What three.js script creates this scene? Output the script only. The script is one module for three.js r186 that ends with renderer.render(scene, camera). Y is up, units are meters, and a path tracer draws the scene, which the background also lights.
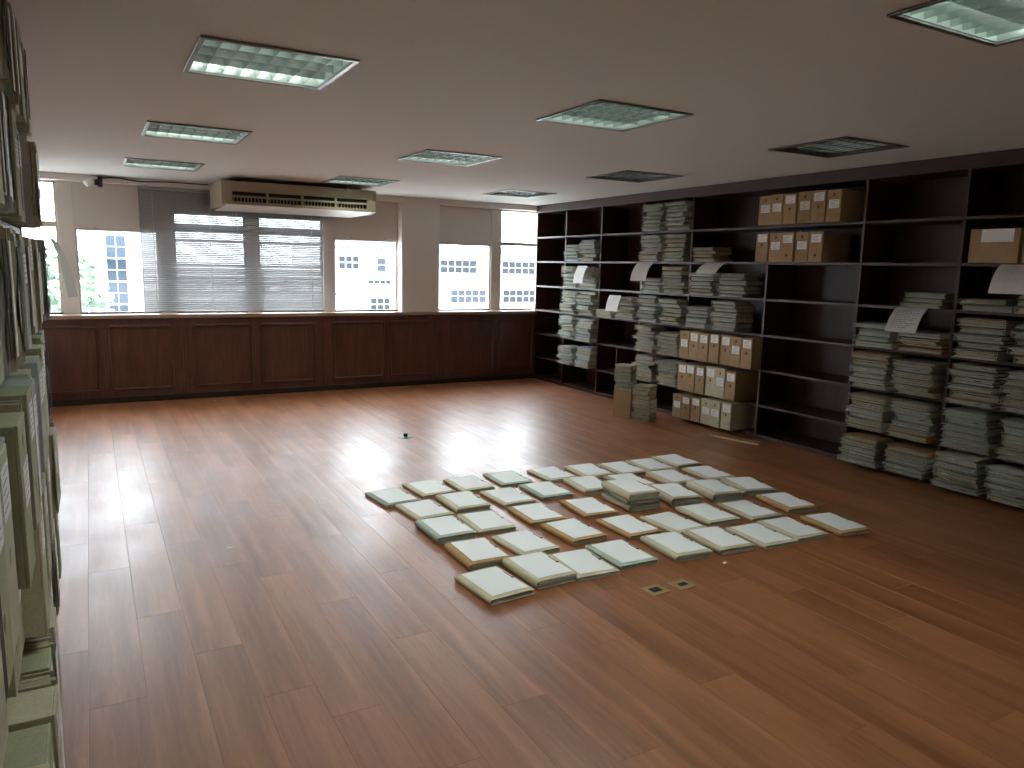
import * as THREE from 'three';
import { RoundedBoxGeometry } from 'three/addons/geometries/RoundedBoxGeometry.js';
import { mergeGeometries, toCreasedNormals } from 'three/addons/utils/BufferGeometryUtils.js';
import { RectAreaLightUniformsLib } from 'three/addons/lights/RectAreaLightUniformsLib.js';

// ---------------------------------------------------------------- camera, sky, exposure
RectAreaLightUniformsLib.init();
const scene = new THREE.Scene();
const camera = new THREE.PerspectiveCamera(54.235, 1024 / 768, 0.05, 400);
camera.position.set(0, 1.6, 0);
camera.rotation.order = 'YXZ';
camera.rotation.set(-0.15313, -0.51179, 0.021773);
const renderer = new THREE.WebGLRenderer({ antialias: true });
renderer.toneMapping = THREE.LinearToneMapping;
renderer.toneMappingExposure = 1.65;
renderer.shadowMap.enabled = true;
const SKY = 11.5;                                              // overcast daylight, the only strong source
scene.background = new THREE.Color().setRGB(0.82, 0.92, 1.0);
scene.backgroundIntensity = SKY;
const LAMP = 44.0;                                            // fluorescent fittings

// ---------------------------------------------------------------- helpers
let seed = 20240611;
const rnd = () => { seed = (seed + 0x6D2B79F5) | 0; let t = Math.imul(seed ^ (seed >>> 15), 1 | seed); t = (t + Math.imul(t ^ (t >>> 7), 61 | t)) ^ t; return ((t ^ (t >>> 14)) >>> 0) / 4294967296; };
const rr = (a, b) => a + (b - a) * rnd();
const pick = a => a[Math.floor(rnd() * a.length)];
const used = new Map();
function numbered(n) { const k = used.get(n) || 0; used.set(n, k + 1); return k ? n + '_' + String(k).padStart(3, '0') : n; }
function shadow(o) { o.traverse(c => { if (c.isMesh) { c.castShadow = true; c.receiveShadow = true; } }); return o; }
function thing(name, label, category, pos = [0, 0, 0], turn = 0, group) {
  const o = new THREE.Group(); o.name = numbered(name); scene.add(o);
  o.position.set(...pos); o.rotation.y = turn; o.userData = { label, category };
  if (group) o.userData.group = group;
  return o;
}
function struct(name) { const o = new THREE.Group(); o.name = numbered(name); o.userData = { kind: 'structure' }; scene.add(o); return o; }
function part(name, geo, mat, parent, label) {
  const m = new THREE.Mesh(geo, mat); m.name = name; m.castShadow = m.receiveShadow = true; parent.add(m);
  if (label) m.userData.label = label;
  return m;
}
function solo(name, geo, mat, label, category, pos = [0, 0, 0], group) {
  const m = part(numbered(name), geo, mat, scene, label); m.userData.category = category; m.position.set(...pos);
  if (group) m.userData.group = group;
  return m;
}
const ORD = ['first', 'second', 'third', 'fourth', 'fifth', 'sixth', 'seventh', 'eighth', 'ninth', 'tenth', 'eleventh', 'twelfth', 'thirteenth', 'fourteenth', 'fifteenth', 'sixteenth', 'seventeenth', 'eighteenth', 'nineteenth', 'twentieth', 'twenty-first', 'twenty-second', 'twenty-third', 'twenty-fourth', 'twenty-fifth', 'twenty-sixth', 'twenty-seventh', 'twenty-eighth', 'twenty-ninth', 'thirtieth', ...['first', 'second', 'third', 'fourth', 'fifth', 'sixth', 'seventh', 'eighth', 'ninth'].map(q => 'thirty-' + q), 'fortieth', ...['first', 'second', 'third', 'fourth', 'fifth', 'sixth', 'seventh', 'eighth', 'ninth'].map(q => 'forty-' + q), 'fiftieth', ...['first', 'second', 'third', 'fourth', 'fifth', 'sixth', 'seventh', 'eighth', 'ninth'].map(q => 'fifty-' + q)];
// metric uv by dominant normal, u along the grain axis
function metricUV(g, grain = 'x', du = 0, dv = 0) {
  const p = g.attributes.position, n = g.attributes.normal, uv = new Float32Array(p.count * 2), ax = ['x', 'y', 'z'];
  const get = (a, i, k) => k === 'x' ? a.getX(i) : k === 'y' ? a.getY(i) : a.getZ(i);
  for (let i = 0; i < p.count; i++) {
    let m = 'x', best = 0; for (const k of ax) { const v = Math.abs(get(n, i, k)); if (v > best) { best = v; m = k; } }
    const rest = ax.filter(k => k !== m); let a = rest[0], b = rest[1]; if (b === grain) [a, b] = [b, a];
    uv[2 * i] = get(p, i, a) + du; uv[2 * i + 1] = get(p, i, b) + dv;
  }
  g.setAttribute('uv', new THREE.BufferAttribute(uv, 2)); return g;
}
function box(w, h, d, x = 0, y = 0, z = 0, grain = 'x', r = 0) {
  const g = r ? new RoundedBoxGeometry(w, h, d, 1, r) : new THREE.BoxGeometry(w, h, d);
  const q = g.index ? g.toNonIndexed() : g; metricUV(q, grain, rnd() * 3, rnd() * 3); q.translate(x, y, z); return q;
}
function span(x0, x1, y0, y1, z0, z1, grain = 'x', r = 0) { return box(x1 - x0, y1 - y0, z1 - z0, (x0 + x1) / 2, (y0 + y1) / 2, (z0 + z1) / 2, grain, r); }
function merge(list) { return mergeGeometries(list.map(g => { const q = g.index ? g.toNonIndexed() : g; for (const k of Object.keys(q.attributes)) if (!['position', 'normal', 'uv'].includes(k)) q.deleteAttribute(k); return q; })); }
function tube(points, r, seg = 24, rad = 6) { return new THREE.TubeGeometry(new THREE.CatmullRomCurve3(points.map(p => new THREE.Vector3(...p))), seg, r, rad, false).toNonIndexed(); }
// a sheet or block: top and bottom are height fields over a w x d rectangle, px/pz shift the outline
function slab(w, d, nx, nz, top, bot, sx = () => 0, sz = () => 0) {
  const P = [], V = (u, v, f) => [(u - 0.5) * w + sx(u, v), f(u, v), (v - 0.5) * d + sz(u, v)];
  const quad = (a, b, c, e) => P.push(...a, ...b, ...c, ...a, ...c, ...e);
  for (let i = 0; i < nx; i++) for (let j = 0; j < nz; j++) {
    const u0 = i / nx, u1 = (i + 1) / nx, v0 = j / nz, v1 = (j + 1) / nz;
    quad(V(u0, v0, top), V(u0, v1, top), V(u1, v1, top), V(u1, v0, top));
    quad(V(u0, v0, bot), V(u1, v0, bot), V(u1, v1, bot), V(u0, v1, bot));
    if (j === 0) quad(V(u0, 0, top), V(u1, 0, top), V(u1, 0, bot), V(u0, 0, bot));
    if (j === nz - 1) quad(V(u0, 1, bot), V(u1, 1, bot), V(u1, 1, top), V(u0, 1, top));
    if (i === 0) quad(V(0, v0, bot), V(0, v1, bot), V(0, v1, top), V(0, v0, top));
    if (i === nx - 1) quad(V(1, v0, top), V(1, v1, top), V(1, v1, bot), V(1, v0, bot));
  }
  let g = new THREE.BufferGeometry(); g.setAttribute('position', new THREE.Float32BufferAttribute(P, 3)); g.computeVertexNormals();
  g = toCreasedNormals(g, 0.6); if (g.index) g = g.toNonIndexed();
  return metricUV(g, 'x');
}

// ---------------------------------------------------------------- textures
function lattice(n, s) { const a = new Float32Array(n * n); let q = s >>> 0; for (let i = 0; i < n * n; i++) { q = (Math.imul(q, 1664525) + 1013904223) >>> 0; a[i] = q / 4294967296; } return a; }
const LAT = lattice(256, 77);
const sm = t => t * t * (3 - 2 * t);
function vnoise(x, y, px, py) {   // periodic value noise, periods px and py cells
  const xi = Math.floor(x), yi = Math.floor(y), fx = sm(x - xi), fy = sm(y - yi);
  const at = (i, j) => LAT[(((j % py + py) % py) * 37 + 11 & 255) * 256 + (((i % px + px) % px) * 53 + 7 & 255)];
  const a = at(xi, yi), b = at(xi + 1, yi), c = at(xi, yi + 1), d = at(xi + 1, yi + 1);
  return (a + (b - a) * fx) * (1 - fy) + (c + (d - c) * fx) * fy;
}
function dataTex(w, h, fn, srgb = true, size = [1, 1]) {
  const d = new Uint8Array(w * h * 4);
  for (let j = 0; j < h; j++) for (let i = 0; i < w; i++) { const c = fn(i / w, j / h), k = (j * w + i) * 4; d[k] = c[0]; d[k + 1] = c[1]; d[k + 2] = c[2]; d[k + 3] = 255; }
  const t = new THREE.DataTexture(d, w, h); t.wrapS = t.wrapT = THREE.RepeatWrapping; t.magFilter = THREE.LinearFilter; t.minFilter = THREE.LinearMipmapLinearFilter; t.generateMipmaps = true;
  if (srgb) t.colorSpace = THREE.SRGBColorSpace;
  t.repeat.set(1 / size[0], 1 / size[1]); t.needsUpdate = true; return t;
}
const cl = v => Math.max(0, Math.min(255, v));
// eight laminate boards, one above the other, grain along u
const PLANKS = 8, PW = 0.19, PL = 1.36;
const boardTone = [0, 7, -9, 4, -4, 10, -6, 2];
const floorMap = dataTex(1024, 1024, (u, v) => {
  const b = Math.floor(v * PLANKS), f = v * PLANKS - b;
  const warp = vnoise(u * 4 + b * 3, v * 16, 64, 16) * 0.5;
  const broad = vnoise(u * 1.6 + b * 7, (f * 4 + warp * 0.9) + b * 9, 64, 128);
  const mid = vnoise(u * 5 + b * 5, f * 14 + warp * 2.5 + b * 20, 128, 200);
  const fine = vnoise(u * 28, v * 400 + warp * 10, 128, 200);
  const pore = vnoise(u * 90, v * 700, 128, 200);
  const s = (broad - 0.5) * 34 + (mid - 0.5) * 16 + (fine - 0.5) * 12 - (pore > 0.9 ? 6 : 0) + boardTone[b] * 0.4;
  return [cl(148 + s), cl(93 + s * 0.84), cl(57 + s * 0.7)];
});
const darkGrain = dataTex(512, 512, (u, v) => {
  const w = vnoise(u * 3, v * 8, 3, 8);
  const s = (vnoise(u * 4, v * 24 + w * 3, 4, 24) - 0.5) * 18 + (vnoise(u * 16, v * 128 + w * 4, 16, 128) - 0.5) * 16 + (vnoise(u * 6, v * 6, 6, 6) - 0.5) * 8;
  return [cl(84 + s * 1.1), cl(53 + s * 0.85), cl(43 + s * 0.75)];
}, true, [1.4, 0.7]);
const fibre = dataTex(256, 256, (u, v) => {
  const s = (vnoise(u * 40, v * 40, 40, 40) - 0.5) * 14 + (vnoise(u * 120, v * 120, 120, 120) - 0.5) * 16 + (vnoise(u * 5, v * 5, 5, 5) - 0.5) * 16;
  const c = cl(236 + s); return [c, c, cl(c - 2)];
}, true, [0.3, 0.3]);
const plasterBump = dataTex(256, 256, (u, v) => { const c = cl(128 + (vnoise(u * 8, v * 8, 8, 8) - 0.5) * 140 + (vnoise(u * 60, v * 60, 60, 60) - 0.5) * 50); return [c, c, c]; }, false, [2.2, 2.2]);
const floorRough = dataTex(512, 512, (u, v) => {
  const a = vnoise(u * 5, v * 5, 5, 5), b = vnoise(u * 22, v * 22, 22, 22), c = vnoise(u * 90, v * 30, 90, 30);
  const g = cl(255 * (0.74 + (a - 0.5) * 0.22 + (b - 0.5) * 0.05 + (c - 0.5) * 0.05)); return [g, g, g];
}, false, [1, 1]);
function printTex(kind) {   // unreadable office print
  const c = document.createElement('canvas'); c.width = 128; c.height = 180; const x = c.getContext('2d');
  x.fillStyle = '#f4f4f2'; x.fillRect(0, 0, 128, 180); x.fillStyle = kind === 'faint' ? '#c9cbd0' : '#7d8088';
  let q = kind.length * 77 + 5; const r = () => (q = (Math.imul(q, 1664525) + 1013904223) >>> 0) / 4294967296;
  const lines = kind === 'spine' ? 5 : kind === 'faint' ? 9 : 12;
  for (let i = 0; i < lines; i++) { let px = 16 + (i === 0 ? 20 : 0); const y = 22 + i * (kind === 'spine' ? 30 : 12); while (px < 110 - (i % 3) * 18) { const w = 4 + r() * 14; x.fillRect(px, y, w, kind === 'spine' ? 7 : 2.2); px += w + 4; } }
  const t = new THREE.CanvasTexture(c); t.colorSpace = THREE.SRGBColorSpace; return t;
}

// ---------------------------------------------------------------- materials
const std = o => new THREE.MeshStandardMaterial(o), phy = o => new THREE.MeshPhysicalMaterial(o);
const rgb = (r, g, b) => new THREE.Color().setRGB(r / 255, g / 255, b / 255, THREE.SRGBColorSpace);
const M = {
  ceiling: std({ color: rgb(218, 220, 217), roughness: 0.9, bumpMap: plasterBump, bumpScale: 0.004 }),
  wall: std({ color: rgb(220, 214, 208), roughness: 0.85 }),
  panelBeige: std({ color: rgb(204, 196, 188), roughness: 0.7 }),
  frame: std({ color: rgb(190, 178, 166), roughness: 0.5 }),
  frameDark: std({ color: rgb(70, 66, 64), roughness: 0.5, metalness: 0.3 }),
  glass: phy({ color: 0xffffff, transmission: 1, roughness: 0.0, thickness: 0, ior: 1.45 }),
  wood: phy({ map: darkGrain, color: new THREE.Color(1.0, 0.84, 0.72), roughness: 0.42, clearcoat: 0.35, clearcoatRoughness: 0.25 }),
  caseWood: phy({ map: darkGrain, color: new THREE.Color(0.47, 0.38, 0.36), roughness: 0.5, clearcoat: 0.12, clearcoatRoughness: 0.3 }),
  blackBase: std({ color: rgb(38, 27, 24), roughness: 0.5 }),
  subfloor: std({ color: rgb(60, 40, 30), roughness: 0.9 }),
  slat: std({ color: rgb(160, 158, 158), roughness: 0.45 }),
  cord: std({ color: rgb(225, 225, 222), roughness: 0.8 }),
  alu: std({ color: rgb(172, 182, 176), roughness: 0.27, metalness: 1 }),
  aluFrame: std({ color: rgb(140, 140, 138), roughness: 0.35, metalness: 0.9 }),
  pan: std({ color: rgb(150, 158, 152), roughness: 0.35, metalness: 0.8 }),
  tubeOff: std({ color: rgb(225, 232, 228), roughness: 0.25 }),
  tubeOn: std({ color: rgb(235, 240, 236), roughness: 0.4, emissive: new THREE.Color().setRGB(0.86, 1.0, 0.93), emissiveIntensity: 4 }),
  plastic: std({ color: rgb(160, 147, 126), roughness: 0.45 }),
  plasticDark: std({ color: rgb(40, 34, 30), roughness: 0.7 }),
  white: std({ color: rgb(232, 232, 228), roughness: 0.4 }),
  black: std({ color: rgb(22, 22, 22), roughness: 0.5 }),
  brass: std({ color: rgb(172, 152, 108), roughness: 0.45, metalness: 0.3 }),
  kraft: std({ color: rgb(186, 156, 116), roughness: 0.85, map: fibre }),
  holeShade: std({ color: rgb(70, 54, 38), roughness: 0.9 }),
  greenBox: std({ color: rgb(184, 186, 154), roughness: 0.75, map: fibre }),
  greenBoxPale: std({ color: rgb(208, 208, 184), roughness: 0.75, map: fibre }),
  creamBox: std({ color: rgb(214, 206, 176), roughness: 0.8, map: fibre }),
  greyBox: std({ color: rgb(190, 196, 192), roughness: 0.8, map: fibre }),
  darkCard: std({ color: rgb(58, 48, 36), roughness: 0.85, map: fibre }),
  paper: std({ color: rgb(244, 245, 244), roughness: 0.7 }),
  pages: std({ color: rgb(190, 194, 180), roughness: 0.85, map: fibre }),
  pagesOld: std({ color: rgb(190, 182, 156), roughness: 0.85, map: fibre }),
  printPaper: std({ map: printTex('letter'), roughness: 0.75 }),
  printFaint: std({ map: printTex('faint'), roughness: 0.75 }),
  printSpine: std({ map: printTex('spine'), roughness: 0.75 }),
  clip: std({ color: rgb(60, 60, 62), roughness: 0.35, metalness: 0.8 }),
};
const COVER = {
  'grey-green': std({ color: rgb(172, 178, 162), roughness: 0.8, map: fibre }),
  'pale green': std({ color: rgb(188, 200, 182), roughness: 0.8, map: fibre }),
  'grey': std({ color: rgb(184, 186, 182), roughness: 0.8, map: fibre }),
  'beige': std({ color: rgb(202, 188, 160), roughness: 0.8, map: fibre }),
  'kraft': std({ color: rgb(196, 156, 106), roughness: 0.8, map: fibre }),
  'cream': std({ color: rgb(218, 208, 178), roughness: 0.8, map: fibre }),
  'white': std({ color: rgb(222, 224, 222), roughness: 0.8, map: fibre }),
  'pale blue': std({ color: rgb(186, 198, 216), roughness: 0.8, map: fibre }),
  'orange': std({ color: rgb(206, 132, 78), roughness: 0.8, map: fibre }),
  'pink': std({ color: rgb(214, 170, 160), roughness: 0.8, map: fibre }),
};

// ---------------------------------------------------------------- room dimensions
const XL = -0.66, XR = 5.65, XB = 6.08, ZF = -9.44, ZN = 1.6, H = 2.493, ZW = -9.62, WT = 0.3;

// floor
{
  const fl = struct('floor');
  part('subfloor', span(XL - 0.2, XB + 0.1, -0.16, -0.012, ZF - 0.25, ZN + 0.2), M.subfloor, fl);
  const ch = 0.0009, g = 0.0002, variants = [];
  const plankGeo = (w, l, tv, uo) => {   // chamfered board, length along z, top at y = 0
    const P = [], a = w / 2 - g, b = l / 2 - g, c = a - ch, e = b - ch, T = 0, S = -ch * 0.8, B = -0.011;
    const q = (A, B2, C, D) => P.push(...A, ...B2, ...C, ...A, ...C, ...D);
    q([-c, T, -e], [-c, T, e], [c, T, e], [c, T, -e]);
    const ring = (x0, z0, y0, x1, z1, y1) => { q([-x0, y0, z0], [-x1, y1, z1], [x1, y1, z1], [x0, y0, z0]); q([x0, y0, -z0], [x1, y1, -z1], [-x1, y1, -z1], [-x0, y0, -z0]); q([x0, y0, z0], [x1, y1, z1], [x1, y1, -z1], [x0, y0, -z0]); q([-x0, y0, -z0], [-x1, y1, -z1], [-x1, y1, z1], [-x0, y0, z0]); };
    ring(c, e, T, a, b, S); ring(a, b, S, a, b, B);
    const G = new THREE.BufferGeometry(); G.setAttribute('position', new THREE.Float32BufferAttribute(P, 3)); G.computeVertexNormals();
    const uv = []; for (let i = 0; i < P.length; i += 3) uv.push((P[i + 2] + l / 2) / PL + uo, (tv + 0.5 + P[i] / PW * 0.96) / PLANKS);
    G.setAttribute('uv', new THREE.Float32BufferAttribute(uv, 2)); return G;
  };
  for (let v = 0; v < PLANKS; v++) variants.push(plankGeo(PW, PL, v, 0));
  const rough = floorRough.clone(); rough.repeat.set(1.36, 1.52); rough.needsUpdate = true;
  const mats = [1, 0.98, 1.02].map(k => phy({ map: floorMap, color: new THREE.Color(k, k, k), roughness: 0.54, roughnessMap: rough, clearcoat: 0.3, clearcoatRoughness: 0.34 }));
  const rest = [], offs = [0, 0.45, 0.9, 0.2, 0.68, 1.12];
  let row = 0;
  for (let x = XL; x < XB - 0.02; x += PW, row++) {
    const w = Math.min(PW, XB - x);
    let z = ZF - 0.05 - offs[(row * 5) % 6];
    for (; z < ZN; z += PL) {
      const z0 = Math.max(z, ZF - 0.05), z1 = Math.min(z + PL, ZN); if (z1 - z0 < 0.03) continue;
      const v = Math.floor(rnd() * PLANKS), full = w === PW && z1 - z0 > PL - 1e-6;
      const geo = full ? variants[v] : plankGeo(w, z1 - z0, v, rnd());
      const cx = x + w / 2, cz = (z0 + z1) / 2;
      const inView = z0 < -0.9 && cx > -0.35 && cx < XR + 0.1 && cx < 0.75 - 1.6 * z0;
      if (inView) { const m = part('plank', geo, pick(mats), fl); m.position.set(cx, 0, cz); }
      else { const q = geo.clone(); q.translate(cx, 0, cz); rest.push(q); }
    }
  }
  const o = part('plank_remainder', merge(rest), mats[0], fl); o.userData.kind = 'stuff';
}

// ceiling fittings positions
const LIGHTS = [];
LIGHTS.push([0.80, -1.45, 0, 0], [0.765, -3.70, 0, 1], [0.705, -5.88, 0, 2], [0.655, -7.95, 0, 3], [2.77, -1.45, 1, 0], [2.725, -3.72, 1, 1], [2.65, -5.87, 1, 2], [2.60, -8.05, 1, 3], [4.65, -3.68, 2, 1], [4.585, -5.88, 2, 2], [4.57, -8.06, 2, 3]);
const SHOWN = LIGHTS;
{
  const sh = new THREE.Shape([[XL - 0.2, -(ZN + 0.2)], [XB + 0.1, -(ZN + 0.2)], [XB + 0.1, -(ZF - 0.25)], [XL - 0.2, -(ZF - 0.25)]].map(p => new THREE.Vector2(...p)));
  for (const [x, z] of SHOWN) { const a = 0.31, h = new THREE.Path([[x - a, -z - a], [x - a, -z + a], [x + a, -z + a], [x + a, -z - a]].map(p => new THREE.Vector2(...p))); sh.holes.push(h); }
  const g = new THREE.ExtrudeGeometry(sh, { depth: 0.02, bevelEnabled: false }); g.rotateX(-Math.PI / 2); g.translate(0, H, 0); metricUV(g);
  const c = struct('ceiling'); part('plaster_board', g, M.ceiling, c);
  part('slab', span(XL - 0.2, XB + 0.1, H + 0.16, H + 0.32, ZF - 0.25, ZN + 0.2), M.wall, c);
}
// walls
{
  let w = struct('wall_left'); part('plaster', span(XL - 0.2, XL, -0.15, H + 0.16, ZF - 0.25, ZN), M.wall, w);
  w = struct('wall_right'); part('plaster', span(XB, XB + 0.1, -0.15, H + 0.16, ZF - 0.25, ZN), M.wall, w);
  w = struct('wall_near'); part('plaster', span(XL - 0.2, XB + 0.1, -0.15, H + 0.16, ZN, ZN + 0.2), M.wall, w);
}
// far wall: parapet, head beam, column, mullion posts
const POSTS = [[-0.27, -0.115], [0.71, 0.87], [1.67, 1.81], [2.60, 2.74], [5.0, 5.15]];
{
  const w = struct('wall_far');
  part('parapet', span(XL, XB, -0.15, 0.955, ZF - 0.25, ZF - 0.03), M.wall, w);
  part('head_beam', span(XL, XB, 2.42, H + 0.16, ZF - 0.25, ZF), M.wall, w);
  part('column', span(3.60, 4.14, 0.955, 2.42, ZF - 0.25, ZF, 'x', 0.006), M.wall, w);
  part('wall_end', span(XL, -0.62, 0.955, 2.42, ZF - 0.25, ZF), M.wall, w);
  part('wall_end', span(5.80, XB, 0.955, 2.42, ZF - 0.25, ZF - 0.1), M.wall, w);
  for (const [a, b] of POSTS) part('mullion_post', span(a, b, 0.99, 2.42, ZW - 0.07, ZW + 0.035, 'y', 0.004), M.panelBeige, w);
  // timber wainscot in four fixed units with raised rectangular mouldings
  const seams = [XL, 0.905, 2.545, 4.21, XR + 0.02];
  for (let i = 0; i < 4; i++) part('wainscot_board', span(seams[i] + 0.0015, seams[i + 1] - 0.0015, 0.05, 0.95, ZF - 0.03, ZF, 'y', 0.0015), M.wood, w);
  for (const [a, b] of [[-0.60, 0.02], [0.165, 0.77], [1.04, 1.652], [1.80, 2.40], [2.69, 3.33], [3.447, 4.08], [4.35, 4.96], [5.09, 5.60]]) {
    const y0 = 0.165, y1 = 0.852, f = 0.03;
    const prof = new THREE.Shape([[0, 0], [f, 0], [f, 0.010], [f * 0.75, 0.024], [f * 0.3, 0.028], [0, 0.016]].map(q => new THREE.Vector2(...q)));
    const bars = [];
    const bar = (len, px, py, rot) => { const g = new THREE.ExtrudeGeometry(prof, { depth: len, bevelEnabled: false }); g.rotateY(Math.PI / 2); g.translate(-0, 0, 0); g.rotateX(Math.PI / 2); const q = g.index ? g.toNonIndexed() : g; q.rotateZ(rot); q.translate(px, py, ZF); metricUV(q); return q; };
    // extruded along +x after the turns: outer edge at y = 0, growing to -y
    const len = b - a, hh = y1 - y0;
    bars.push(bar(len, a, y1, 0), bar(hh, b, y1, -Math.PI / 2), bar(len, b, y0, Math.PI), bar(hh, a, y0, Math.PI / 2));
    part('panel_moulding', merge(bars), M.wood, w);
  }
  const bb = struct('baseboard_far'); part('board', span(XL, XR + 0.02, 0.0, 0.068, ZF, ZF + 0.016, 'x', 0.003), M.blackBase, bb);
  const s = struct('trim_1'); s.userData.label = 'window sill board';
  part('sill_board', span(XL, XR + 0.02, 0.952, 0.995, ZW - 0.02, ZF + 0.035, 'x', 0.006), std({ color: rgb(168, 142, 124), roughness: 0.35, map: fibre }), s);
}
// windows
let wi = 0;
function windowUnit(x0, x1, opts) {   // frame bars, panes and the opaque upper panel
  const w = struct('window_' + (++wi)), z0 = ZW - 0.035, z1 = ZW + 0.015, t = 0.022, yb = 0.995, yt = 2.42;
  const ys = [yb, ...opts.bars, yt];
  part('jamb', span(x0, x0 + t, yb, yt, z0, z1, 'y'), opts.mat || M.frame, w); part('jamb', span(x1 - t, x1, yb, yt, z0, z1, 'y'), opts.mat || M.frame, w);
  part('bottom_rail', span(x0, x1, yb, yb + 0.022, z0, z1), M.frameDark, w); part('head_rail', span(x0, x1, yt - t, yt, z0, z1), opts.mat || M.frame, w);
  for (const [y, h] of opts.rails || []) part('transom', span(x0, x1, y - h / 2, y + h / 2, z0, z1 + 0.01), opts.mat || M.frame, w);
  const top = opts.panel || yt;
  const lv = [yb + 0.02, ...(opts.rails || []).map(r => r[0]).filter(y => y < top), top];
  for (let i = 0; i + 1 < lv.length; i++) part('pane', span(x0 + 0.01, x1 - 0.01, lv[i], lv[i + 1], ZW - 0.012, ZW - 0.008), M.glass, w);
  if (opts.panel) part('upper_panel', span(x0, x1, opts.panel, yt, ZW - 0.02, ZW + 0.03, 'x', 0.003), M.panelBeige, w);
  if (opts.clips) for (const cx of [0.25, 0.8]) part('clip', span(x0 + (x1 - x0) * cx - 0.015, x0 + (x1 - x0) * cx + 0.015, opts.panel - 0.005, opts.panel + 0.03, ZW + 0.03, ZW + 0.05, 'x', 0.004), M.frame, w);
  if (opts.stay) part('stay_arm', tube([[x0 + (x1 - x0) * 0.55, 1.002, ZW + 0.03], [x0 + (x1 - x0) * 0.62, 1.015, ZW + 0.06], [x0 + (x1 - x0) * 0.68, 1.05, ZW + 0.05]], 0.006, 8, 6), M.frameDark, w);
  return w;
}
windowUnit(-0.62, -0.27, { bars: [], rails: [[1.965, 0.06]] });
windowUnit(-0.115, 0.71, { bars: [], panel: 1.93, rails: [[1.925, 0.03]], clips: true, stay: true });
windowUnit(0.87, 1.67, { bars: [], panel: 2.13, rails: [[1.56, 0.022], [1.85, 0.022], [1.985, 0.075]], mat: M.frameDark, stay: true });
windowUnit(1.81, 2.60, { bars: [], panel: 2.13, rails: [[1.56, 0.022], [1.85, 0.022], [1.985, 0.075]], mat: M.frameDark, stay: true });
{ const w5 = windowUnit(2.74, 3.60, { bars: [], panel: 1.93, rails: [[1.925, 0.03]], clips: true }); part('latch', tube([[3.555, 1.84, ZW + 0.02], [3.55, 1.76, ZW + 0.05], [3.56, 1.66, ZW + 0.03]], 0.01, 12, 8), M.white, w5); }
windowUnit(4.14, 5.0, { bars: [], panel: 1.92, rails: [[1.915, 0.03]] });
windowUnit(5.15, 5.80, { bars: [], rails: [[1.945, 0.05]] });

// ---------------------------------------------------------------- ceiling lights
const lit = new Set(['0,0', '1,0', '0,1', '0,2', '0,3', '1,1', '1,2', '1,3']);
{
  const a = 0.31;
  const ring = (o, i, d) => { const s = new THREE.Shape([[-o, -o], [o, -o], [o, o], [-o, o]].map(p => new THREE.Vector2(...p))); s.holes.push(new THREE.Path([[-i, -i], [-i, i], [i, i], [i, -i]].map(p => new THREE.Vector2(...p)))); const g = new THREE.ExtrudeGeometry(s, { depth: d, bevelEnabled: true, bevelSize: 0.002, bevelThickness: 0.002, bevelSegments: 1 }); g.rotateX(-Math.PI / 2); return metricUV(g); };
  const frameG = ring(0.325, 0.306, 0.005); frameG.translate(0, -0.009, 0);
  const panG = merge([span(-a, a, 0.105, 0.115, -a, a), span(-a, -a + 0.006, 0, 0.11, -a, a), span(a - 0.006, a, 0, 0.11, -a, a), span(-a, a, 0, 0.11, -a, -a + 0.006), span(-a, a, 0, 0.11, a - 0.006, a)]);
  const prof = (h, wt) => { const s = new THREE.Shape(); s.moveTo(-0.0012, 0); s.quadraticCurveTo(-0.004, h * 0.55, -wt / 2, h); s.lineTo(wt / 2, h); s.quadraticCurveTo(0.004, h * 0.55, 0.0012, 0); s.closePath(); return s; };
  const ext = (s, len) => { const g = new THREE.ExtrudeGeometry(s, { depth: len, bevelEnabled: false, curveSegments: 6 }); g.translate(0, 0, -len / 2); return toCreasedNormals(g, 0.5); };
  const ridge = ext(prof(0.075, 0.07), 0.605); ridge.rotateY(Math.PI / 2);
  const blade = ext(prof(0.05, 0.022), 0.605);
  const tubeG = new THREE.CylinderGeometry(0.013, 0.013, 0.56, 12); tubeG.rotateZ(Math.PI / 2);
  const where = ['over the paper stacks at the left', 'over the middle of the room', 'beside the right-hand bookcase'], dep = ['nearest', 'second from the camera', 'third from the camera', 'nearest the windows'];
  for (const [x, z, i, k] of SHOWN) {
    const on = lit.has(i + ',' + k) && LAMP > 0;
    const t = thing('ceiling_light', '', 'light', [x, H, z], 0, 'recessed louvre lights in the ceiling');
    t.userData.label = i === 2 ? `dim square ceiling light with louvre, ${ORD[3 - k]} from windows in right row` : `square ceiling light with mirror louvre, ${ORD[3 - k]} from windows in ${i ? 'middle' : 'left'} row`;
    part('frame', frameG, M.aluFrame, t); part('housing', panG, M.pan, t);
    for (const q of [-0.152, 0, 0.152]) { const m = part('reflector', ridge, M.alu, t); m.position.set(0, 0.004, q); }
    for (let q = 1; q < 8; q++) { const m = part('louvre_blade', blade, M.alu, t); m.position.set(-a + q * a / 4, 0.004, 0); }
    for (const q of [-0.23, -0.076, 0.076, 0.23]) { const m = part('fluorescent_tube', tubeG, on ? M.tubeOn : M.tubeOff, t); m.position.set(0, 0.084, q); }
    if (on) {
      for (const q of [-0.23, -0.076, 0.076, 0.23]) {   // one strip just under each tube, shaded by the louvre
        const L = new THREE.RectAreaLight(new THREE.Color().setRGB(0.92, 1.0, 0.96), LAMP, 0.56, 0.03); L.name = 'tube_glow';
        L.position.set(x, H + 0.068, z + q); L.lookAt(x, 0, z + q); scene.add(L);
      }
    }
  }
}

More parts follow.
